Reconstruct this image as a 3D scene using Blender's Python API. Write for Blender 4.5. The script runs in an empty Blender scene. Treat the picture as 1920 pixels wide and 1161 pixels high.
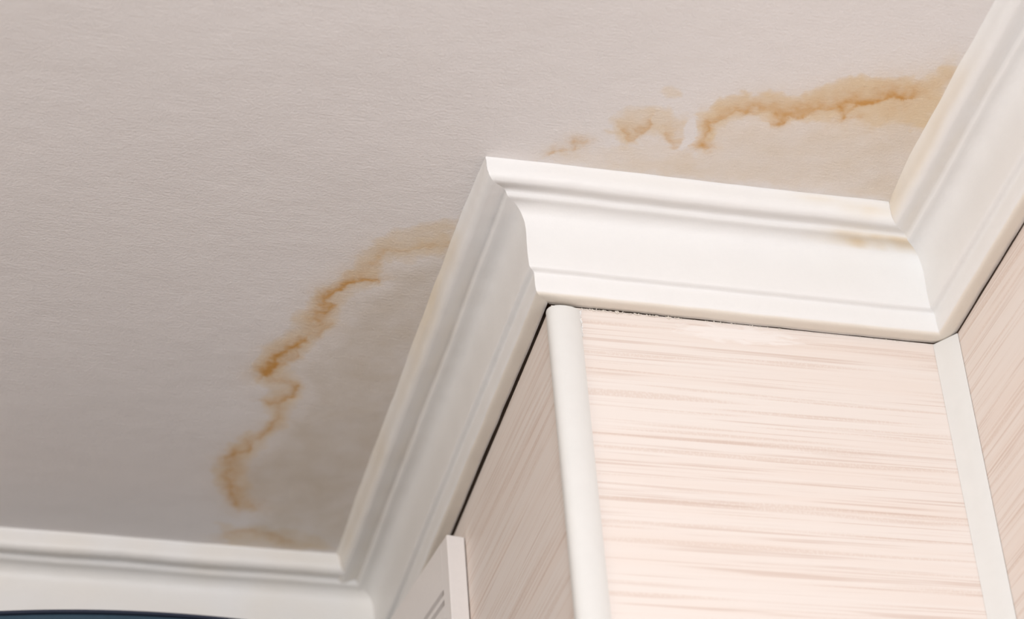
import bpy, bmesh, math, random
import numpy as np
from mathutils import Vector, Matrix, noise

random.seed(4)
sc = bpy.context.scene
COL = sc.collection
ZC = 2.70                      # ceiling height
W, D = 0.3615, 0.6213          # width and depth of the panelled column

# ------------------------------------------------------------------ camera
cam_d = bpy.data.cameras.new('camera')
cam = bpy.data.objects.new('camera', cam_d)
COL.objects.link(cam)
R0 = Vector((0.9674401, -0.24419605, -0.06654287))
R1 = Vector((0.09818236, 0.60440943, -0.7906007))
R2 = Vector((0.2332807, 0.75832548, 0.60870566))
M = Matrix((( R0.x, -R1.x, -R2.x), (R0.y, -R1.y, -R2.y), (R0.z, -R1.z, -R2.z))).to_4x4()
M.translation = Vector((-0.57982663, -1.77548189, ZC - 1.53447356))
cam.matrix_world = M
cam_d.sensor_width = 36.0
cam_d.lens = 5246.45 / 1920 * 36.0
cam_d.clip_start = 0.05
cam_d.dof.use_dof = True
cam_d.dof.focus_distance = (Vector((0.12, -0.02, ZC - 0.06)) - M.translation).dot(R2)
cam_d.dof.aperture_fstop = 4.0
sc.camera = cam

# ------------------------------------------------------------------ light
world = bpy.data.worlds.new('world')
sc.world = world
world.use_nodes = True
bg = world.node_tree.nodes['Background']
bg.inputs[0].default_value = (1.0, 0.89, 0.825, 1)
bg.inputs[1].default_value = 0.74

def area(name, loc, target, size, power, color):
    d = bpy.data.lights.new(name, 'AREA')
    d.shape = 'RECTANGLE'; d.size, d.size_y = size
    d.energy = power; d.color = color
    o = bpy.data.objects.new(name, d); COL.objects.link(o)
    o.location = loc
    o.rotation_euler = (Vector(target) - Vector(loc)).to_track_quat('-Z', 'Y').to_euler()
    return o
area('window_daylight', (-0.28, -2.15, ZC - 0.96), (0.1, 0.0, ZC - 0.15), (0.28, 0.28), 25.2, (0.955, 1.0, 1.06))
area('fill_left', (-2.4, -0.9, ZC - 0.42), (0.1, -0.1, ZC - 0.15), (0.9, 0.6), 13, (1.0, 0.93, 0.86))  # unseen warm fill, added to brighten the left-facing surfaces

sc.view_settings.view_transform = 'Standard'
sc.view_settings.look = 'None'
sc.view_settings.gamma = 1
sc.view_settings.use_curve_mapping = False
sc.view_settings.exposure = 0.13

# ------------------------------------------------------------------ helpers
def tag(o, label=None, cat=None, kind=None, group=None):
    if label: o['label'] = label
    if cat: o['category'] = cat
    if kind: o['kind'] = kind
    if group: o['group'] = group
    return o

def mesh_obj(name, verts, faces, mat, parent=None, smooth=False):
    me = bpy.data.meshes.new(name)
    me.from_pydata([tuple(v) for v in verts], [], faces)
    me.validate()
    bm = bmesh.new(); bm.from_mesh(me)
    bmesh.ops.recalc_face_normals(bm, faces=bm.faces)
    bm.to_mesh(me); bm.free()
    if smooth:
        me.polygons.foreach_set('use_smooth', [True] * len(me.polygons))
    me.materials.append(mat)
    o = bpy.data.objects.new(name, me); COL.objects.link(o)
    if parent: o.parent = parent
    return o

def box(name, lo, hi, mat, parent=None, bevel=0.0):
    x0, y0, z0 = lo; x1, y1, z1 = hi
    v = [(x, y, z) for x in (x0, x1) for y in (y0, y1) for z in (z0, z1)]
    f = [(0, 1, 3, 2), (4, 6, 7, 5), (0, 4, 5, 1), (2, 3, 7, 6), (0, 2, 6, 4), (1, 5, 7, 3)]
    o = mesh_obj(name, v, f, mat, parent)
    if bevel:
        b = o.modifiers.new('bevel', 'BEVEL'); b.width = bevel; b.segments = 3
    return o

def new_mat(name, rough=0.55, spec=0.4):
    m = bpy.data.materials.new(name); m.use_nodes = True
    nt = m.node_tree; b = nt.nodes['Principled BSDF']
    b.inputs['Roughness'].default_value = rough
    b.inputs['Specular IOR Level'].default_value = spec
    return m, nt, b

def N(nt, typ, **kw):
    n = nt.nodes.new(typ)
    for k, v in kw.items():
        if k.startswith('in_'): n.inputs[k[3:].replace('_', ' ')].default_value = v
        elif k == 'ins':
            for i, x in v.items(): n.inputs[i].default_value = x
        else: setattr(n, k, v)
    return n

def coords(nt, scale=(1, 1, 1), rot=(0, 0, 0)):
    tc = N(nt, 'ShaderNodeNewGeometry')
    mp = N(nt, 'ShaderNodeMapping'); mp.vector_type = 'POINT'
    mp.inputs['Scale'].default_value = scale; mp.inputs['Rotation'].default_value = rot
    nt.links.new(tc.outputs['Position'], mp.inputs['Vector'])
    return mp.outputs[0]

def noise_n(nt, vec, scale, detail=3, rough=0.5, dist=0.0):
    n = N(nt, 'ShaderNodeTexNoise')
    n.inputs['Scale'].default_value = scale; n.inputs['Detail'].default_value = detail
    n.inputs['Roughness'].default_value = rough; n.inputs['Distortion'].default_value = dist
    nt.links.new(vec, n.inputs['Vector'])
    return n.outputs['Fac']

def math_n(nt, op, a, b=None, clamp=False):
    n = N(nt, 'ShaderNodeMath', operation=op); n.use_clamp = clamp
    for i, x in enumerate((a, b)):
        if x is None: continue
        if isinstance(x, (int, float)): n.inputs[i].default_value = x
        else: nt.links.new(x, n.inputs[i])
    return n.outputs[0]

def ramp(nt, fac, p0, p1, v0=0.0, v1=1.0):
    n = N(nt, 'ShaderNodeMapRange'); n.interpolation_type = 'SMOOTHSTEP'
    nt.links.new(fac, n.inputs[0])
    for i, x in zip((1, 2, 3, 4), (p0, p1, v0, v1)): n.inputs[i].default_value = x
    return n.outputs[0]

def mixc(nt, fac, a, b, mode='MIX'):
    n = N(nt, 'ShaderNodeMix', data_type='RGBA', blend_type=mode)
    for s, x in ((n.inputs[0], fac), (n.inputs[6], a), (n.inputs[7], b)):
        if isinstance(x, (int, float)): s.default_value = x
        elif isinstance(x, tuple): s.default_value = (*x, 1)
        else: nt.links.new(x, s)
    return n.outputs[2]

def bump(nt, b, height, strength, dist):
    n = N(nt, 'ShaderNodeBump'); n.inputs['Strength'].default_value = strength
    n.inputs['Distance'].default_value = dist
    nt.links.new(height, n.inputs['Height']); nt.links.new(n.outputs[0], b.inputs['Normal'])

# ------------------------------------------------------------------ materials
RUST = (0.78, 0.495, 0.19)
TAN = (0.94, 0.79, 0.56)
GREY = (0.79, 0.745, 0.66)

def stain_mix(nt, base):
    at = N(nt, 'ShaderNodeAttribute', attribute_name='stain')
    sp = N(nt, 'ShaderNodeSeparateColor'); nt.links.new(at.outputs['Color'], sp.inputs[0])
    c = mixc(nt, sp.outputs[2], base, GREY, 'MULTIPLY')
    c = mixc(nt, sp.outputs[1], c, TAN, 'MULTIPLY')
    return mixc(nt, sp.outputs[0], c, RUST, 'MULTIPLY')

def ceiling_material():
    m, nt, b = new_mat('ceiling_paint', 0.6, 0.25)
    P = coords(nt)
    big = noise_n(nt, P, 5.0, 3)
    base = mixc(nt, big, (0.765, 0.735, 0.720), (0.815, 0.785, 0.770))
    fine = noise_n(nt, P, 900.0, 2, 0.6)
    base = mixc(nt, ramp(nt, fine, 0.3, 0.7, 0.0, 0.10), base, (0.60, 0.56, 0.53))
    nt.links.new(stain_mix(nt, base), b.inputs['Base Color'])
    A = coords(nt, (40, 330, 40), (0, 0, 0.10))
    B = coords(nt, (60, 420, 60), (0, 0, -0.75))
    sA = noise_n(nt, A, 1.0, 3, 0.6, 0.4); sB = noise_n(nt, B, 1.0, 3, 0.6, 0.4)
    sel = ramp(nt, noise_n(nt, P, 9.0, 2), 0.50, 0.62)
    h = N(nt, 'ShaderNodeMix'); nt.links.new(sel, h.inputs[0]); nt.links.new(sA, h.inputs[2]); nt.links.new(sB, h.inputs[3])
    g = noise_n(nt, P, 420.0, 3, 0.6)
    lump = noise_n(nt, P, 45.0, 3, 0.5)
    hh = math_n(nt, 'ADD', math_n(nt, 'MULTIPLY', h.outputs[0], 0.55), math_n(nt, 'MULTIPLY', g, 1.0))
    hh = math_n(nt, 'ADD', hh, math_n(nt, 'MULTIPLY', lump, 1.2))
    bump(nt, b, hh, 0.8, 0.0007)
    return m

def white_paint(name='white_gloss_paint', col=(0.83, 0.825, 0.812), rough=0.42, stain=True):
    m, nt, b = new_mat(name, rough, 0.4)
    P = coords(nt)
    n1 = noise_n(nt, P, 30.0, 4, 0.55)
    base = mixc(nt, n1, col, tuple(x * 0.965 for x in col))
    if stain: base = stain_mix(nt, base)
    if isinstance(base, tuple): b.inputs['Base Color'].default_value = (*base, 1)
    else: nt.links.new(base, b.inputs['Base Color'])
    h = math_n(nt, 'ADD', math_n(nt, 'MULTIPLY', noise_n(nt, P, 60.0, 3), 1.0), math_n(nt, 'MULTIPLY', noise_n(nt, P, 380.0, 3, 0.6), 0.35))
    bump(nt, b, h, 0.4, 0.0012)
    return m

def laminate(axis, tilt):
    """wallboard print: wavy broken horizontal streaks; u runs along the board, v up"""
    m, nt, b = new_mat('streaked_wallboard_' + axis, 0.45, 0.3)
    g = N(nt, 'ShaderNodeNewGeometry')
    s = N(nt, 'ShaderNodeSeparateXYZ'); nt.links.new(g.outputs['Position'], s.inputs[0])
    u = s.outputs[0 if axis == 'x' else 1]
    v = math_n(nt, 'ADD', s.outputs[2], math_n(nt, 'MULTIPLY', u, tilt))
    off = {'x': 0.0, 'y': 3.0, 'r': 7.0}[axis]
    def tex(su, sv, detail, dist, o):
        c = N(nt, 'ShaderNodeCombineXYZ')
        nt.links.new(math_n(nt, 'MULTIPLY', u, su), c.inputs[0])
        nt.links.new(math_n(nt, 'MULTIPLY', v, sv), c.inputs[1])
        c.inputs[2].default_value = o + off
        return noise_n(nt, c.outputs[0], 1.0, detail, 0.55, dist)
    fineL = tex(3.6, 430.0, 1.5, 0.15, 1.3)
    midL = tex(2.8, 165.0, 2.5, 0.2, 4.1)
    broad = tex(1.6, 34.0, 2.0, 0.3, 8.7)
    gate = tex(8.0, 90.0, 1.0, 0.0, 12.9)
    comb = tex(520.0, 400.0, 0.0, 0.0, 15.1)
    s1 = math_n(nt, 'MULTIPLY', ramp(nt, fineL, 0.53, 0.66), ramp(nt, gate, 0.36, 0.58))
    s2 = math_n(nt, 'MULTIPLY', ramp(nt, midL, 0.53, 0.64), ramp(nt, comb, 0.25, 0.60, 0.45, 1.0))
    s3 = ramp(nt, broad, 0.40, 0.70)
    s4 = ramp(nt, fineL, 0.45, 0.28, 0.0, 1.0)
    c = mixc(nt, math_n(nt, 'MULTIPLY', s3, 0.40), (0.80, 0.732, 0.682), (0.77, 0.655, 0.58))
    c = mixc(nt, math_n(nt, 'MULTIPLY', s4, 0.35), c, (0.83, 0.775, 0.73))
    c = mixc(nt, math_n(nt, 'MULTIPLY', s2, 0.46), c, (0.65, 0.515, 0.435))
    c = mixc(nt, math_n(nt, 'MULTIPLY', s1, 0.50), c, (0.59, 0.45, 0.375))
    if axis == 'x':       # a patch of white filler wiped on below the cornice
        du = math_n(nt, 'DIVIDE', math_n(nt, 'SUBTRACT', u, 0.165), 0.055)
        dv = math_n(nt, 'DIVIDE', math_n(nt, 'SUBTRACT', s.outputs[2], ZC - 0.112), 0.009)
        rr = math_n(nt, 'ADD', math_n(nt, 'MULTIPLY', du, du), math_n(nt, 'MULTIPLY', dv, dv))
        rr = math_n(nt, 'ADD', rr, math_n(nt, 'MULTIPLY', math_n(nt, 'SUBTRACT', tex(60.0, 300.0, 3.0, 0.5, 20.0), 0.5), 3.0))
        c = mixc(nt, ramp(nt, rr, 1.3, 0.4, 0.0, 0.7), c, (0.86, 0.82, 0.79))
    nt.links.new(c, b.inputs['Base Color'])
    bump(nt, b, math_n(nt, 'ADD', midL, math_n(nt, 'MULTIPLY', fineL, 0.6)), 0.25, 0.0004)
    return m

def plain(name, col, rough=0.5, scale=200.0, bs=0.2, bd=0.0003, var=0.95, spec=0.4):
    m, nt, b = new_mat(name, rough, spec)
    P = coords(nt)
    n = noise_n(nt, P, scale, 3)
    nt.links.new(mixc(nt, n, col, tuple(x * var for x in col)), b.inputs['Base Color'])
    bump(nt, b, n, bs, bd)
    return m

M_ceil = ceiling_material()
M_white = white_paint()
M_front = laminate('x', -0.018)
M_left = laminate('y', -0.05)
M_right = laminate('r', -0.05)
M_pvc = plain('white_plastic_trim', (0.755, 0.75, 0.725), 0.38, 90.0, 0.1)
M_plaster = plain('old_plaster', (0.55, 0.40, 0.29), 0.9, 120.0, 0.5, 0.001, 0.7)
M_wall = plain('white_wall_paint', (0.72, 0.69, 0.66), 0.6)
M_door = plain('white_board_paint', (0.80, 0.765, 0.74), 0.4)
M_blue = plain('dark_blue_lacquer', (0.038, 0.080, 0.118), 0.5, 250.0, 0.2, 0.0003, 0.7)
M_navy = plain('darker_blue_edging', (0.018, 0.026, 0.050), 0.5)
M_caulk = plain('dried_filler', (0.78, 0.72, 0.64), 0.8, 300.0, 0.5, 0.001, 0.8)
M_floor = plain('wood_floor', (0.26, 0.18, 0.12), 0.5, 20.0)

# ------------------------------------------------------------------ numpy noise
rng = np.random.RandomState(11)
PERM = np.concatenate([rng.permutation(256)] * 3)
GA = rng.rand(256) * 2 * np.pi
def pn(x, y, seed=0):
    xi = np.floor(x).astype(int); yi = np.floor(y).astype(int)
    xf, yf = x - xi, y - yi
    u = xf**3 * (xf * (xf * 6 - 15) + 10); v = yf**3 * (yf * (yf * 6 - 15) + 10)
    def g(i, j, dx, dy):
        a = GA[PERM[PERM[(i + seed * 37) & 255] + (j & 255)]]
        return np.cos(a) * dx + np.sin(a) * dy
    n00 = g(xi, yi, xf, yf); n10 = g(xi + 1, yi, xf - 1, yf)
    n01 = g(xi, yi + 1, xf, yf - 1); n11 = g(xi + 1, yi + 1, xf - 1, yf - 1)
    return (n00 * (1 - u) + n10 * u) * (1 - v) + (n01 * (1 - u) + n11 * u) * v
def fbm(x, y, s, seed, octv=3):
    t = 0; a = 1.0
    for k in range(octv):
        t = t + a * pn(x / s, y / s, seed + k); s *= 0.5; a *= 0.5
    return t
def sst(a, b, x):
    t = np.clip((x - a) / (b - a), 0, 1); return t * t * (3 - 2 * t)

# ------------------------------------------------------------------ water marks, millimetres on the ceiling
STROKES = [([(109.2, -138.5), (111.6, -128.0), (110.5, -120.9), (111.5, -110.0)], 5, 3.5, 0.62, 0, 1),
 ([(94.7, -150.8), (100.6, -130.1), (105.9, -116.0), (108.1, -107.4)], 3, 7, 0.35, 1, 1),
 ([(110.1, -108.4), (118.8, -107.8)], 6, 4, 0.6, 0, -1),
 ([(108.7, -137.0), (114.9, -141.2), (117.8, -146.1), (121.3, -150.7)], 8, 2, 0.5, 0, -1),
 ([(121.7, -152.2), (125.2, -157.5), (129.8, -156.3), (136.2, -156.7)], 9, 2.5, 0.52, 0, -1),
 ([(136.7, -158.1), (138.8, -164.6), (145.4, -164.4)], 9, 4, 0.42, 0, -1),
 ([(145.8, -163.1), (153.7, -160.4), (159.9, -158.8)], 10, 3, 0.36, 0, -1),
 ([(162.6, -146.4), (169.3, -146.2), (172.3, -154.2), (173.0, -159.1), (177.4, -158.5), (184.6, -159.7)], 9, 2, 0.62, 0, -1),
 ([(160.8, -161.7), (164.5, -153.5), (169.8, -149.0)], 4, 4, 0.45, 0, -1),
 ([(161.7, -164.5), (180.2, -165.7), (191.5, -168.4)], 12, 5, 0.38, 0, -1),
 ([(191.7, -167.7), (195.1, -171.7), (207.3, -171.8), (213.5, -174.2)], 12, 3, 0.55, 0, -1),
 ([(210.4, -173.7), (214.2, -173.0), (218.3, -163.5)], 5, 4, 0.66, 0, -1),
 ([(219.4, -163.1), (221.4, -169.5), (222.9, -173.2), (223.8, -180.1)], 7, 2, 0.5, 0, -1),
 ([(223.8, -180.1), (233.1, -181.7), (239.8, -183.5), (244.6, -190.4), (249.0, -195.2), (259.5, -196.4)], 17, 2.4, 0.9, 0, -1),
 ([(244.6, -190.4), (248.8, -195.9), (259.4, -196.7)], 1.2, 1.0, 0.35, 0, -1),
 ([(229.0, -168.1), (233.7, -168.3)], 4, 4, 0.42, 0, -1),
 ([(259.3, -197.0), (269.8, -205.5), (279.8, -216.6), (290.4, -235.6)], 22, 14, 0.4, 1, -1),
 ([(259.3, -197.0), (270.7, -203.0), (281.5, -212.3), (290.0, -227.0)], 10, 10, 0.14, 0, -1),
 ([(246.6, -165.7), (259.8, -181.6), (272.0, -187.1)], 24, 26, 0.55, 1, -1),
 ([(255.3, -180.8), (267.5, -186.4)], 15, 18, 0.16, 0, -1),
 ([(216.8, -155.8), (223.1, -154.1)], 8, 8, 0.25, 1, -1),
 ([(29.5, -111.7), (35.6, -114.8)], 4, 4, 0.5, 1, -1),
 ([(39.6, -115.5), (43.7, -110.7), (48.4, -106.0), (54.1, -107.0), (56.6, -111.6)], 9, 2, 0.38, 0, -1),
 ([(52.4, -117.7), (58.6, -116.7), (62.1, -121.4), (61.2, -132.2)], 9, 1.6, 0.42, 0, -1),
 ([(76.7, -119.2), (80.0, -112.9), (88.4, -105.4), (93.8, -106.3)], 10, 2.5, 0.36, 0, -1),
 ([(89.9, -122.1), (88.5, -131.5), (86.8, -140.0)], 3, 9, 0.25, 1, 1),
 ([(47.1, -103.8), (46.8, -96.8)], 6, 6, 0.4, 1, -1),
 ([(-12.0, -76.3), (-6.3, -82.8), (3.8, -85.3), (5.1, -92.4), (6.4, -96.1)], 6, 1.5, 0.42, 0, -1),
 ([(6.3, -96.7), (12.1, -95.7)], 6, 6, 0.38, 0, -1),
 ([(-8.8, -78.2), (3.9, -83.2), (10.3, -94.0)], 10, 8, 0.35, 1, -1),
 ([(-68.6, 56.6), (-72.4, 58.7), (-83.8, 59.1), (-95.0, 64.7), (-105.7, 70.3), (-121.1, 75.8), (-125.3, 87.8)], 18, 5, 0.62, 1, 1),
 ([(-69.5, 56.8), (-83.8, 59.1), (-95.0, 64.7), (-105.7, 70.3), (-121.1, 75.8), (-125.3, 87.8)], 7, 3, 0.22, 0, 1),
 ([(-74.0, 41.8), (-71.3, 63.8)], 12, 6, 0.5, 1, 1),
 ([(-125.3, 87.8), (-131.7, 100.3), (-135.4, 112.4)], 16, 8, 0.22, 0, 1),
 ([(-120.7, 116.1), (-128.5, 117.8), (-134.4, 117.6), (-140.9, 121.0), (-146.8, 127.4), (-151.3, 135.9), (-156.2, 140.5)], 7, 2.0, 1.0, 0, 1),
 ([(-120.7, 116.1), (-128.5, 117.8), (-134.4, 117.6)], 2, 1.5, 0.25, 0, 1),
 ([(-141.3, 118.7), (-149.6, 130.1)], 10, 3, 0.45, 0, 1),
 ([(-154.8, 138.0), (-159.5, 143.4), (-159.4, 151.2), (-153.2, 158.1), (-158.6, 165.2)], 6, 3, 0.8, 0, 1),
 ([(-157.3, 147.0), (-159.2, 164.5), (-161.2, 179.1)], 11, 7, 0.4, 0, 1),
 ([(-165.9, 177.5), (-158.4, 183.5), (-147.5, 181.7), (-152.0, 193.7), (-157.6, 202.6)], 6, 3, 0.42, 0, 1),
 ([(-161.6, 167.3), (-161.6, 187.2)], 9, 12, 0.28, 0, 1),
 ([(-165.6, 209.6), (-170.6, 219.3), (-179.0, 227.2), (-185.3, 238.1), (-188.3, 254.2), (-192.4, 267.4)], 9, 3, 1.08, 0, 1),
 ([(-178.4, 230.4), (-185.8, 246.4), (-190.5, 261.2)], 7, 5, 0.7, 0, 1),
 ([(-189.0, 250.2), (-192.9, 267.4)], 6, 4, 0.9, 0, 1),
 ([(-170.6, 219.3), (-167.9, 236.1)], 6, 3, 0.5, 0, 1),
 ([(-167.4, 236.0), (-174.2, 242.1), (-179.6, 250.4), (-183.4, 259.3)], 6, 2.5, 0.32, 0, 1),
 ([(-192.0, 266.5), (-181.0, 272.3), (-167.4, 276.0), (-160.0, 283.3), (-165.7, 298.7), (-175.3, 312.2)], 4, 7, 0.42, 0, -1),
 ([(-160.0, 283.3), (-165.7, 298.7), (-173.9, 311.1), (-181.0, 311.3)], 9, 3, 0.55, 0, 1),
 ([(-170.7, 314.9), (-166.9, 338.6), (-170.3, 353.2)], 8, 6, 0.34, 0, 1),
 ([(-171.3, 348.0), (-178.9, 365.1), (-187.2, 376.2), (-187.1, 391.4), (-196.9, 397.3), (-201.0, 406.1)], 9, 3, 0.58, 0, 1),
 ([(-197.0, 396.5), (-201.0, 406.1), (-201.5, 424.4), (-197.4, 443.0), (-192.8, 460.9), (-182.4, 481.9)], 9, 5, 0.55, 0, 1),
 ([(-196.2, 446.6), (-186.5, 473.1), (-176.8, 489.6), (-164.2, 485.9)], 9, 7, 0.36, 0, 1),
 ([(-196.5, 414.5), (-184.7, 468.1), (-169.0, 482.8)], 6, 16, 0.3, 0, 1),
 ([(-185.8, 533.3), (-160.1, 524.7), (-145.1, 527.3), (-121.7, 537.6)], 3, 10, 0.42, 0, -1),
 ([(-182.7, 542.6), (-154.4, 535.5), (-120.6, 543.4), (-87.9, 544.5)], 8, 10, 0.45, 1, -1)]
REGIONS = [([(94.0, -150.0), (103.6, -156.4), (104.8, -166.0), (111.3, -173.1), (121.6, -172.9), (124.5, -181.4), (129.8, -183.6), (135.4, -179.3), (141.8, -186.4), (149.1, -187.0), (159.0, -186.8), (169.5, -182.0), (176.5, -183.2), (175.5, -190.3), (180.4, -193.8), (199.3, -205.1), (214.5, -216.3), (219.7, -218.6), (231.2, -214.0), (244.0, -218.9), (254.6, -222.1), (261.7, -219.4), (272.2, -227.8), (278.2, -236.8), (288.7, -241.2), (293.3, -242.7), (297.7, -157.4), (272.6, -160.0), (229.3, -160.7), (185.0, -151.6), (138.7, -149.0), (117.9, -133.2), (120.5, -102.6), (108.0, -106.0), (100.6, -130.1)], 8, 0.84, 1, 1.0),
 ([(94.0, -150.0), (103.6, -156.4), (104.8, -166.0), (111.3, -173.1), (121.6, -172.9), (124.5, -181.4), (129.8, -183.6), (135.4, -179.3), (141.8, -186.4), (149.1, -187.0), (159.0, -186.8), (169.5, -182.0), (176.5, -183.2), (175.5, -190.3), (180.4, -193.8), (199.3, -205.1), (214.5, -216.3), (219.7, -218.6), (231.2, -214.0), (244.0, -218.9), (254.6, -222.1), (261.7, -219.4), (272.2, -227.8), (278.2, -236.8), (288.7, -241.2), (293.3, -242.7), (314.8, -60.4), (214.9, -64.0), (133.1, -62.3), (71.3, -61.1), (37.7, -62.4), (40.7, -85.4), (81.0, -92.3), (112.5, -97.7)], 14, 0.3, 1, 1.0),
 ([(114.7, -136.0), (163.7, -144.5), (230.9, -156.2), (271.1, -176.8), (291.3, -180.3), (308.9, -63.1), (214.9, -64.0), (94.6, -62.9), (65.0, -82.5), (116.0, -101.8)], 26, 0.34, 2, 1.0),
 ([(22.9, -125.5), (26.5, -135.6), (32.4, -144.0), (40.3, -145.3), (48.2, -151.4), (61.1, -153.0), (71.8, -152.9), (77.8, -146.5), (85.0, -144.4), (90.9, -137.3), (93.0, -128.8), (92.6, -117.8), (94.0, -105.6), (84.2, -106.7), (73.6, -117.3), (59.9, -108.0), (46.2, -98.8), (35.5, -103.8)], 10, 0.66, 1, 1.0),
 ([(56.9, -110.3), (72.2, -121.8), (87.9, -103.9), (107.0, -100.2), (110.0, -90.3), (41.1, -84.0), (25.4, -89.7)], 14, 0.26, 1, 1.0),
 ([(58.4, -166.5), (59.2, -173.2), (65.7, -177.7), (74.1, -177.2), (79.3, -172.1), (79.5, -165.5), (71.5, -161.5), (64.1, -161.5)], 5, 0.5, 1, 0.5),
 ([(-15.6, -68.7), (-0.7, -83.1), (37.3, -97.2), (107.0, -100.2), (137.6, -63.1), (38.3, -60.4), (-15.0, -66.7)], 12, 0.22, 1, 1.0),
 ([(-69.7, 15.4), (-73.5, 17.5), (-91.5, 25.6), (-103.0, 26.8), (-108.6, 31.4), (-120.3, 42.2), (-133.5, 55.5), (-140.4, 70.0), (-148.4, 86.4), (-149.0, 102.4), (-155.7, 114.2), (-158.1, 128.4), (-171.6, 130.7), (-176.3, 148.5), (-178.7, 166.1), (-191.3, 173.7), (-186.2, 193.6), (-188.5, 207.6), (-205.5, 224.1), (-207.2, 253.9), (-200.4, 281.2), (-183.5, 294.6), (-188.1, 308.1), (-181.4, 328.7), (-180.3, 348.6), (-191.6, 360.0), (-206.5, 380.0), (-210.9, 402.2), (-216.2, 426.6), (-213.1, 451.9), (-196.6, 469.0), (-182.0, 493.3), (-161.9, 493.1), (-183.9, 412.6), (-157.4, 345.9), (-153.7, 284.9), (-172.0, 254.1), (-153.2, 210.0), (-140.4, 175.8), (-141.9, 144.4), (-113.1, 120.3), (-119.4, 90.7), (-60.9, 73.4)], 11, 0.58, 1, 1.0),
 ([(-69.7, 15.4), (-73.5, 17.5), (-91.5, 25.6), (-103.0, 26.8), (-108.6, 31.4), (-120.3, 42.2), (-133.5, 55.5), (-140.4, 70.0), (-148.4, 86.4), (-149.0, 102.4), (-155.7, 114.2), (-158.1, 128.4), (-171.6, 130.7), (-176.3, 148.5), (-178.7, 166.1), (-191.3, 173.7), (-186.2, 193.6), (-188.5, 207.6), (-205.5, 224.1), (-207.2, 253.9), (-200.4, 281.2), (-183.5, 294.6), (-188.1, 308.1), (-181.4, 328.7), (-180.3, 348.6), (-191.6, 360.0), (-206.5, 380.0), (-210.9, 402.2), (-216.2, 426.6), (-213.1, 451.9), (-196.6, 469.0), (-182.0, 493.3), (-163.0, 517.3), (-134.3, 527.7), (-56.8, 536.1), (-64.4, 18.1)], 22, 0.16, 1, 1.0),
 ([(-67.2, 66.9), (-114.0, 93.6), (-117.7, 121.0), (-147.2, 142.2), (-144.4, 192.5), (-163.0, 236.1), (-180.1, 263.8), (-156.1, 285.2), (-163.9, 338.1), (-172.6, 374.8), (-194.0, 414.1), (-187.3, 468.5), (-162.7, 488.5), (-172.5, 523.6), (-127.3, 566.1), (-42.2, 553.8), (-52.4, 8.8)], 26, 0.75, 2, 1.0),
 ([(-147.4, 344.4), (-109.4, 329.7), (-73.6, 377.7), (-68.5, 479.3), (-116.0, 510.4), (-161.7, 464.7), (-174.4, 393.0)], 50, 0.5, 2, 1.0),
 ([(-199.9, 516.0), (-157.8, 516.6), (-114.8, 517.0), (-79.0, 534.3), (-64.5, 552.1), (-176.5, 563.3), (-188.4, 540.5)], 8, 0.4, 1, 1.0)]
CLEAN = [((94.8, -129.1), 4.5, 16), ((97.8, -114.6), 4, 14)]
SPECKS = [(-15.4, -106.6), (7.2, -118.7), (271.1, -274.3), (232.9, -248.9), (209.6, -162.7), (170.5, -194.1), (231.3, -204.8), (-324.7, -161.8), (-234.4, -117.8), (-458.0, -108.6), (-412.2, 82.4), (-267.4, -215.8), (-447.9, -101.5), (228.8, -87.2), (273.0, -93.3), (7.2, -122.1), (61.0, -147.0), (60.1, -140.7), (185.7, -204.0), (222.7, -205.3)]

def seg_dist(px, py, pts, closed=False):
    """distance to a polyline and the side of the nearest piece"""
    best = np.full(px.shape, 1e9); side = np.zeros(px.shape)
    q = pts + [pts[0]] if closed else pts
    for (ax, ay), (bx, by) in zip(q[:-1], q[1:]):
        dx, dy = bx - ax, by - ay
        L = dx * dx + dy * dy + 1e-9
        t = np.clip(((px - ax) * dx + (py - ay) * dy) / L, 0, 1)
        d = np.hypot(px - ax - t * dx, py - ay - t * dy)
        cr = dx * (py - ay) - dy * (px - ax)
        k = d < best
        best = np.where(k, d, best); side = np.where(k, np.sign(cr), side)
    return best, side

def inside(px, py, pts):
    r = np.zeros(px.shape, bool); n = len(pts)
    for i in range(n):
        (ax, ay), (bx, by) = pts[i], pts[(i + 1) % n]
        if ay == by: continue
        c = ((ay > py) != (by > py)) & (px < (bx - ax) * (py - ay) / (by - ay) + ax)
        r ^= c
    return r

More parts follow.
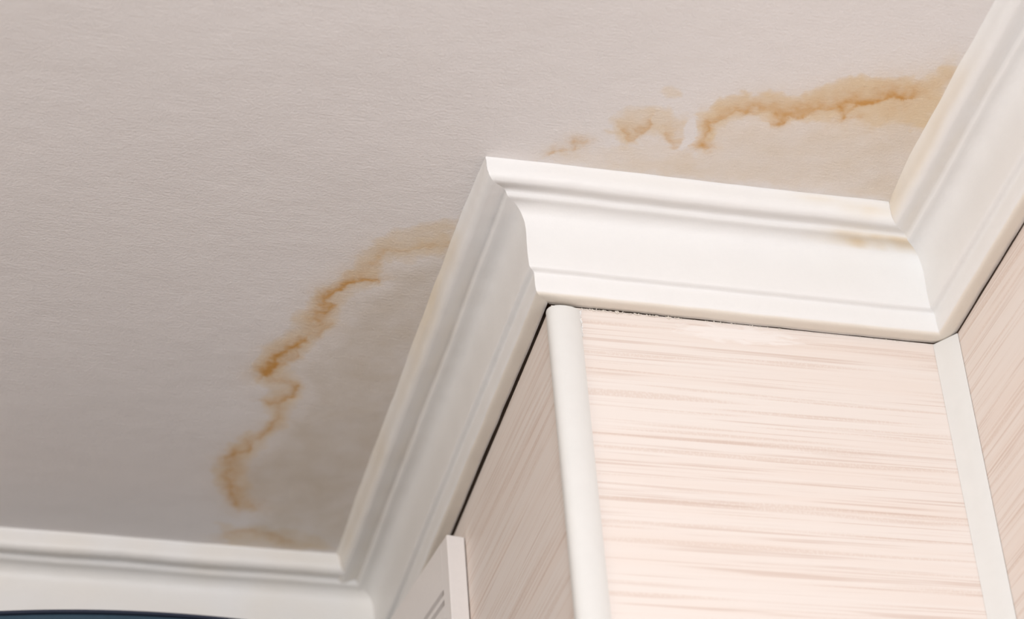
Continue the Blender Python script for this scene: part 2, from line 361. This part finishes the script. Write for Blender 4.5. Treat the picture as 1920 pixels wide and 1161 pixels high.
def stain_field(X, Y):
    """X, Y in millimetres -> three pigment densities"""
    out = [np.zeros(X.shape), np.zeros(X.shape), np.zeros(X.shape)]
    wx = X + 5.0 * fbm(X, Y, 16, 1) + 2.0 * fbm(X, Y, 5, 5, 2)
    wy = Y + 5.0 * fbm(X, Y, 16, 9) + 2.0 * fbm(X, Y, 5, 13, 2)
    vx = X + 9.0 * fbm(X, Y, 22, 21) + 2.5 * fbm(X, Y, 5, 25, 2)
    vy = Y + 9.0 * fbm(X, Y, 22, 29) + 2.5 * fbm(X, Y, 5, 33, 2)
    mott = 1.0 + 0.75 * fbm(X, Y, 9, 41, 3)
    mott2 = 1.0 + 0.45 * fbm(X, Y, 30, 47, 3)
    for pts, soft, s, ch, warp in REGIONS:
        ax = X + (vx - X) * warp; ay = Y + (vy - Y) * warp
        xs = [p[0] for p in pts]; ys = [p[1] for p in pts]; m = 30
        k = (X > min(xs) - m) & (X < max(xs) + m) & (Y > min(ys) - m) & (Y < max(ys) + m)
        px, py = ax[k], ay[k]
        d, _ = seg_dist(px, py, pts, True)
        sd = np.where(inside(px, py, pts), d, -d)
        v = sst(-soft * 0.12, soft, sd)
        v = v * 0.75 + 0.25 * sst(-0.6, 1.6, sd) * (1 if soft < 20 else 0) * np.ones_like(sd)
        v = v * s * mott2[k]
        out[ch][k] = 1 - (1 - out[ch][k]) * (1 - np.clip(v, 0, 0.95))
    for pts, wo, wi, s, ch, side in STROKES:
        xs = [p[0] for p in pts]; ys = [p[1] for p in pts]; m = 4 * max(wo, wi) + 12
        k = (X > min(xs) - m) & (X < max(xs) + m) & (Y > min(ys) - m) & (Y < max(ys) + m)
        d, sg = seg_dist(wx[k], wy[k], pts)
        w = np.where(sg * side > 0, wo * 0.90, wi * 0.95)
        if pts[0][0] < -60: s = s * 0.86
        v = s * (0.85 * np.exp(-(d / (w * 0.72)) ** 1.3) + 0.15 * np.exp(-d / (w * 1.3))) * mott[k]
        out[ch][k] = 1 - (1 - out[ch][k]) * (1 - np.clip(v, 0, 0.96))
        if ch == 0:                    # the paler fringe bleeding away from a brown line
            v = 0.55 * s * np.exp(-(d / (w * 1.5)) ** 1.3) * mott2[k]
            out[1][k] = 1 - (1 - out[1][k]) * (1 - np.clip(v, 0, 0.9))
    for (cx, cy), rx, ry in CLEAN:
        e = np.sqrt(((wx - cx) / rx) ** 2 + ((wy - cy) / ry) ** 2)
        f = sst(0.75, 1.2, e)
        for i in range(3): out[i] = out[i] * f
    return out

# ------------------------------------------------------------------ ceiling
def build_ceiling():
    fx = np.arange(-0.300, 0.3311, 0.0010); fy = np.arange(-0.260, 0.5701, 0.0013)
    xs = np.concatenate([np.linspace(-2.6, -0.5, 12), np.arange(-0.48, -0.305, 0.01), fx, np.linspace(0.34, 0.40, 6)])
    ys = np.concatenate([np.linspace(-3.2, -0.4, 16), np.arange(-0.39, -0.265, 0.01), fy, np.arange(0.58, 0.66, 0.01)])
    gx, gy = np.meshgrid(xs, ys); nx, ny = len(xs), len(ys)
    X, Y = gx.ravel(), gy.ravel()
    Z = np.full(X.shape, ZC) + 0.0010 * fbm(X * 1000, Y * 1000, 160, 61, 2) + 0.00025 * fbm(X * 1000, Y * 1000, 28, 63, 2)
    for (sx, sy) in SPECKS:           # little crumbs of paint
        d2 = ((X * 1000 - sx) / 1.3) ** 2 + ((Y * 1000 - sy) / 1.0) ** 2
        Z -= 0.0007 * np.exp(-d2)
    me = bpy.data.meshes.new('ceiling')
    me.vertices.add(nx * ny)
    me.vertices.foreach_set('co', np.stack([X, Y, Z], 1).ravel())
    i = np.arange((ny - 1) * (nx - 1)); r = i // (nx - 1); c = i % (nx - 1); a = r * nx + c
    quads = np.stack([a, a + nx, a + nx + 1, a + 1], 1)      # facing down
    nq = len(quads)
    me.loops.add(nq * 4); me.loops.foreach_set('vertex_index', quads.ravel())
    me.polygons.add(nq)
    me.polygons.foreach_set('loop_start', np.arange(nq) * 4)
    me.polygons.foreach_set('use_smooth', np.ones(nq, bool))
    me.update(calc_edges=True)
    ch = stain_field(X * 1000, Y * 1000)
    col = np.stack([ch[0], ch[1], ch[2], np.ones(X.shape)], 1)
    at = me.attributes.new('stain', 'FLOAT_COLOR', 'POINT')
    at.data.foreach_set('color', col.ravel())
    me.materials.append(M_ceil)
    o = bpy.data.objects.new('ceiling', me); COL.objects.link(o)
    tag(o, 'painted white ceiling with brown tide marks of a water leak', 'ceiling', 'structure')
build_ceiling()

# ------------------------------------------------------------------ walls
def wall(name, lo, hi, mat, label):
    return tag(box(name, lo, hi, mat), label, 'wall', 'structure')
zt = ZC - 0.1005
wall('wall_front', (0.001, 0.0, 0.0), (W - 0.006, 0.006, zt), M_front, 'pale pink streaked wallboard on the front of the column, under the bright cornice')
wall('wall_left', (0.0, 0.0072, 0.0), (0.006, D, zt - 0.0012), M_left, 'shaded brown streaked wallboard on the left side of the column')
wall('wall_right', (W, -3.1, 0.0), (W + 0.006, 0.0, zt - 0.0002), M_right, 'streaked wallboard at the right edge of the picture, beyond the inner corner strip')
wall('wall_column', (0.0065, 0.0065, 0.0), (W + 0.006, D + 0.1, ZC - 0.003), M_plaster, 'rough plaster core behind the wallboards, seen in the slit under the cornice')
wall('wall_outer', (W + 0.0065, -3.1, 0.0), (W + 0.12, 0.0, ZC - 0.003), M_plaster, 'rough plaster wall behind the right wallboard')
wall('wall_back', (-2.6, D, 0.0), (0.0, D + 0.1, ZC - 0.003), M_wall, 'white wall behind the cabinet, under the lower left cornice')
fl = box('floor', (-7.0, -8.0, -0.05), (W + 1.5, D + 0.1, 0.0), M_floor); tag(fl, 'wooden floor of the room', 'floor', 'structure')

# ------------------------------------------------------------------ cornice
PROF = [(66.5, -2.5), (65.6, 0), (65.0, 5), (65.0, 10), (64.4, 14), (62.6, 17.6), (60.0, 19.8), (57.5, 20.2), (54, 19.2), (50.0, 17.6), (46.6, 16.8), (44.8, 17.0),
        (43.6, 18.2), (42.4, 20.3), (40.8, 21.2), (37.5, 20.8), (33.5, 20.9), (30.0, 22.4), (27.2, 25.0), (25.0, 28.6), (23.4, 33), (22.6, 39), (22.5, 46), (22.8, 54), (23.1, 62), (23.3, 70), (23.1, 75),
        (22.9, 78.0), (22.0, 79.4), (20.0, 80.1), (18.2, 80.6), (17.4, 81.8), (17.3, 85), (17.2, 90), (16.9, 95), (16.0, 98.8), (14.9, 100.5), (13.2, 101.2), (10.5, 101.1), (5.0, 100.5), (-1.0, 100.1), (-2.0, 96), (-2.0, 20)]
TOP_SOFT = [(70.5, -1.0), (68.6, 0.5), (66.9, 2.4), (65.9, 5), (65.3, 8.5), (65.0, 12), (64.2, 15)]
def wob(p, k=1.0):
    v = noise.noise_vector(p * 9.0) * 0.0011 + noise.noise_vector(p * 38.0) * 0.00035
    return p + v * k
def cornice(name, start, end, out, m0, m1, label, nseg, tintf, slit, soft=False, kw=1.0):
    """start/end: points on the wall line; out: horizontal direction into the room; m0/m1: how far the ends run per unit of projection"""
    s, e, o_ = Vector(start), Vector(end), Vector(out)
    d = (e - s).normalized(); L = (e - s).length
    verts, faces, cols = [], [], []
    prof = (TOP_SOFT + PROF[5:]) if soft else PROF
    prof = [(p + slit if p < 0 else p, h) if p >= 0 else (slit, h) for p, h in prof]
    n = len(prof)
    for i in range(nseg + 1):
        t = i / nseg
        win = min(1.0, t * L / 0.06, (1 - t) * L / 0.06)
        for p, h in prof:
            if soft and p > 65.2: p = 65.2 + (p - 65.2) * win
            a = m0 * p / 1000; b = L + m1 * p / 1000
            P = s + d * (a + (b - a) * t) + o_ * (p / 1000) + Vector((0, 0, -h / 1000))
            Q = wob(P, kw)
            if h <= 0: Q.z = ZC + 0.0015
            verts.append(Q)
            tr, tt, tg = tintf(P, p, h)
            if h > 100.3: tt = max(tt, 0.38)          # tan tint along the lower edge
            cols.append((tr, tt, tg, 1.0))
    for i in range(nseg):
        for j in range(n - 1):
            a = i * n + j
            faces.append((a, a + 1, a + n + 1, a + n))
    me = bpy.data.meshes.new(name)
    me.from_pydata([tuple(v) for v in verts], [], faces)
    bm = bmesh.new(); bm.from_mesh(me)
    bm.faces.ensure_lookup_table()
    # outward orientation: the cove must face the room
    f = bm.faces[20]; f.normal_update()
    if f.normal.dot(o_) < 0: bmesh.ops.reverse_faces(bm, faces=bm.faces)
    bm.to_mesh(me); bm.free()
    at = me.attributes.new('stain', 'FLOAT_COLOR', 'POINT')
    at.data.foreach_set('color', [c for q in cols for c in q])
    me.polygons.foreach_set('use_smooth', [True] * len(me.polygons))
    me.materials.append(M_white)
    ob = bpy.data.objects.new(name, me); COL.objects.link(ob)
    return tag(ob, label, 'cornice', 'structure')
def nz(P, s, o=0): return noise.noise(P * s + Vector((o, o * 2, 0)))
def clamp(x, a=0, b=1): return max(a, min(b, x))
def step(a, b, x):
    t = clamp((x - a) / (b - a)); return t * t * (3 - 2 * t)
def tint_left(P, p, h):
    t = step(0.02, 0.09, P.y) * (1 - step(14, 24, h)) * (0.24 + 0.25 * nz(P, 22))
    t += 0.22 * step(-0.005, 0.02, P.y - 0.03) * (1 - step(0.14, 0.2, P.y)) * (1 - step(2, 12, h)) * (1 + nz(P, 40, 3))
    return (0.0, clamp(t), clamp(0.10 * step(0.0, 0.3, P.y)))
def tint_right(P, p, h):
    t = step(-0.30, -0.21, P.y) * (1 - step(13, 22, h)) * (0.22 + 0.3 * nz(P, 22, 5))
    return (0.0, clamp(t), 0.0)
def tint_front(P, p, h):
    a = math.exp(-((P.x - 0.275) / 0.030) ** 2 - ((h - 12) / 7) ** 2) * (0.75 + 0.9 * nz(P, 60, 7))
    b = math.exp(-((P.x - 0.300) / 0.045) ** 2 - ((h - 21) / 2.2) ** 2) * (1 if p < 47 else 0) * (1.0 + 1.2 * nz(P, 70, 9))
    c = math.exp(-((P.x - 0.23) / 0.02) ** 2 - ((h - 5) / 5) ** 2) * 0.30
    return (clamp(0.10 * b), clamp(0.30 * a + 0.55 * b + c), clamp(0.30 * b))
def tint_back(P, p, h):
    return (0.0, clamp(0.10 + 0.2 * nz(P, 20)), 0.0)
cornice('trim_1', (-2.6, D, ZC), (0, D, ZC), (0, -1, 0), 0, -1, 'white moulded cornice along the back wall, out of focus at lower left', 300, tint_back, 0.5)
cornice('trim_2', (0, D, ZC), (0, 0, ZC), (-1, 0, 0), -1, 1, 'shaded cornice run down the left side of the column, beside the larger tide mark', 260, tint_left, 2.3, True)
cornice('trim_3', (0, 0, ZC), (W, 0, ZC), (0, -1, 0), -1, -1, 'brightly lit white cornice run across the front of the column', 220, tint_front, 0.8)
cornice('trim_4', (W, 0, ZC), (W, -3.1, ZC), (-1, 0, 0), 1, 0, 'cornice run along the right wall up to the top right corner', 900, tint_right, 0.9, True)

# ------------------------------------------------------------------ corner strips
def extrude_strip(name, sec, z0, z1, mat, label, nz_=60, jag=0.0):
    verts, faces = [], []; n = len(sec)
    for i in range(nz_ + 1):
        z = z0 + (z1 - z0) * i / nz_
        for (x, y) in sec: verts.append((x / 1000, y / 1000, z))
    for i in range(nz_):
        for j in range(n):
            k = (j + 1) % n; a = i * n
            faces.append((a + j, a + k, a + n + k, a + n + j))
    faces.append(tuple(range(n))); faces.append(tuple(nz_ * n + j for j in range(n)))
    o = mesh_obj(name, verts, faces, mat)
    for p in o.data.polygons: p.use_smooth = len(p.vertices) == 4
    me = o.data
    bm = bmesh.new(); bm.from_mesh(me)
    for e_ in bm.edges:
        if len(e_.link_faces) == 2 and e_.calc_face_angle(0) > math.radians(40): e_.smooth = False
    bm.to_mesh(me); bm.free()
    return tag(o, label, 'corner strip', 'structure')
arc = [(-0.4, 8.0), (-1.9, 7.6), (-2.4, 5.0), (-2.3, 2.0), (-1.4, -0.8), (0.6, -3.0), (3.6, -4.6), (7.5, -5.4), (12, -5.6), (17, -5.0), (21.5, -3.6), (24.6, -1.9), (25.6, -0.9), (25.6, -0.1), (0.9, -0.1), (-0.1, 0.6)]
extrude_strip('trim_5', arc, 0.0, ZC - 0.1036, M_pvc, 'rounded white strip capping the outer corner of the column')
Wm = W * 1000
sec6 = [(Wm - 15.9, -0.1), (Wm - 16.1, -0.6), (Wm - 15.4, -1.2), (Wm - 8.6, -9.6), (Wm - 1.2, -19.2), (Wm - 0.5, -19.4), (Wm - 0.1, -18.9), (Wm - 0.1, -0.1)]
extrude_strip('trim_6', sec6, 0.0, ZC - 0.1012, M_pvc, 'flat white strip set across the inner corner, right of the front board')

# dried filler squeezed along the joints
def crumbs(name, pts, parent, mat, label, seed):
    rnd = random.Random(seed); bm = bmesh.new()
    for (x, y, z, r) in pts:
        mm = Matrix.Translation((x, y, z)) @ Matrix.Rotation(rnd.uniform(0, 3), 4, 'Y') @ Matrix.Diagonal((r * rnd.uniform(1.2, 2.6), r * 0.7, r * rnd.uniform(0.6, 1.1), 1))
        res = bmesh.ops.create_icosphere(bm, subdivisions=2, radius=1.0, matrix=mm)
        for v in res['verts']:
            v.co += noise.noise_vector(v.co * 900) * r * 0.5
    me = bpy.data.meshes.new(name); bm.to_mesh(me); bm.free(); me.materials.append(mat)
    o = bpy.data.objects.new(name, me); COL.objects.link(o); o.parent = parent; o['label'] = label
    return o
rnd = random.Random(3)
pts = []
for i in range(46):
    x = 0.028 + 0.085 * (i / 45) ** 1.1 + rnd.uniform(-.001, .001)
    pts.append((x, -0.0006, ZC - 0.1008 - rnd.uniform(0, 0.0010), rnd.uniform(0.0003, 0.0009)))
for i in range(50):
    x = rnd.uniform(0.11, 0.335); pts.append((x, -0.0003, ZC - 0.1008 - rnd.uniform(0, 0.0006), rnd.uniform(0.0002, 0.0006)))
crumbs('dried_filler', pts, bpy.data.objects['wall_front'], M_caulk, 'crumbly beige filler in the slit under the cornice', 5)
pts = []
for i in range(26):
    z = ZC - 0.1045 - 0.026 * (i / 25) ** 1.3
    pts.append((0.0258 + rnd.uniform(-.0004, .0005), -0.0012, z, rnd.uniform(0.0003, 0.0007)))
crumbs('ragged_filler', pts, bpy.data.objects['trim_5'], M_white, 'ragged white filler on the top right edge of the strip', 6)

# ------------------------------------------------------------------ white door leaf standing open beside the column
door = bpy.data.objects.new('cabinet_door', None); COL.objects.link(door)
door.location = (-0.0008, 0.3150, 0.65)
door.rotation_euler = (0, 0, math.radians(7.5))
tag(door, 'white grooved cabinet door ajar against the brown side board, lit edge forward', 'door')
top = ZC - 0.1295 - 0.65
edge = box('edge_band', (-0.0175, 0.0, 0.0), (0.0, 0.0050, top), M_door, door, 0.0010)
edge['label'] = 'brightly lit front edge of the door'
sec = [(0.0, 0.0), (0.0, top), (-0.0172, top)]        # across the leaf: three grooves cut along its left face
for g in (0.0525, 0.0635, 0.0835):
    sec += [(-0.0172, top - g + 0.0030), (-0.0100, top - g + 0.0012), (-0.0100, top - g - 0.0012), (-0.0172, top - g - 0.0030)]
sec += [(-0.0172, 0.0)]
n = len(sec); v = [(x, y, z) for y in (0.0165, 0.200) for (x, z) in sec]
f = [(j, (j + 1) % n, n + (j + 1) % n, n + j) for j in range(n)] + [tuple(range(n)), tuple(range(n, 2 * n))]
mesh_obj('leaf', v, f, M_door, door)
box('stile', (-0.0172, 0.0050, 0.0), (0.0, 0.0165, top), M_door, door, 0.0006)

# ------------------------------------------------------------------ dark blue arched cabinet top at the lower left
cab = bpy.data.objects.new('arched_cabinet', None); COL.objects.link(cab)
cab.location = (-0.37, 0.45, 0.0)
tag(cab, 'dark blue arched cabinet top peeping up under the cornice at lower left', 'cabinet')
def arch_pts(x0, x1, zf, n=40): return [(x0 + (x1 - x0) * i / n, zf(x0 + (x1 - x0) * i / n)) for i in range(n + 1)]
def zf(x): return ZC - 0.1522 - 0.40 * (x - 0.13) ** 2
def arch(name, y0, y1, inset, thick, mat):
    ps = arch_pts(-0.26 + inset, 0.245 - inset, zf)
    v, f = [], []; n = len(ps)
    for y in (y0, y1):
        for (x, z) in ps: v.append((x, y, z - inset))
        for (x, z) in ps: v.append((x, y, (z - inset - thick) if thick else 0.0))
    m = 2 * n
    for i in range(n - 1):
        f.append((i, i + 1, n + i + 1, n + i)); f.append((m + i, m + n + i, m + n + i + 1, m + i + 1))
        f.append((i, m + i, m + i + 1, i + 1)); f.append((n + i, n + i + 1, m + n + i + 1, m + n + i))
    f.append((0, n, m + n, m)); f.append((n - 1, m + n - 1, m + 2 * n - 1, 2 * n - 1))
    return mesh_obj(name, v, f, mat, cab)
arch('rim', -0.004, 0.15, 0.0, 0.0030, M_navy)
arch('body', 0.0, 0.149, 0.0031, None, M_blue)
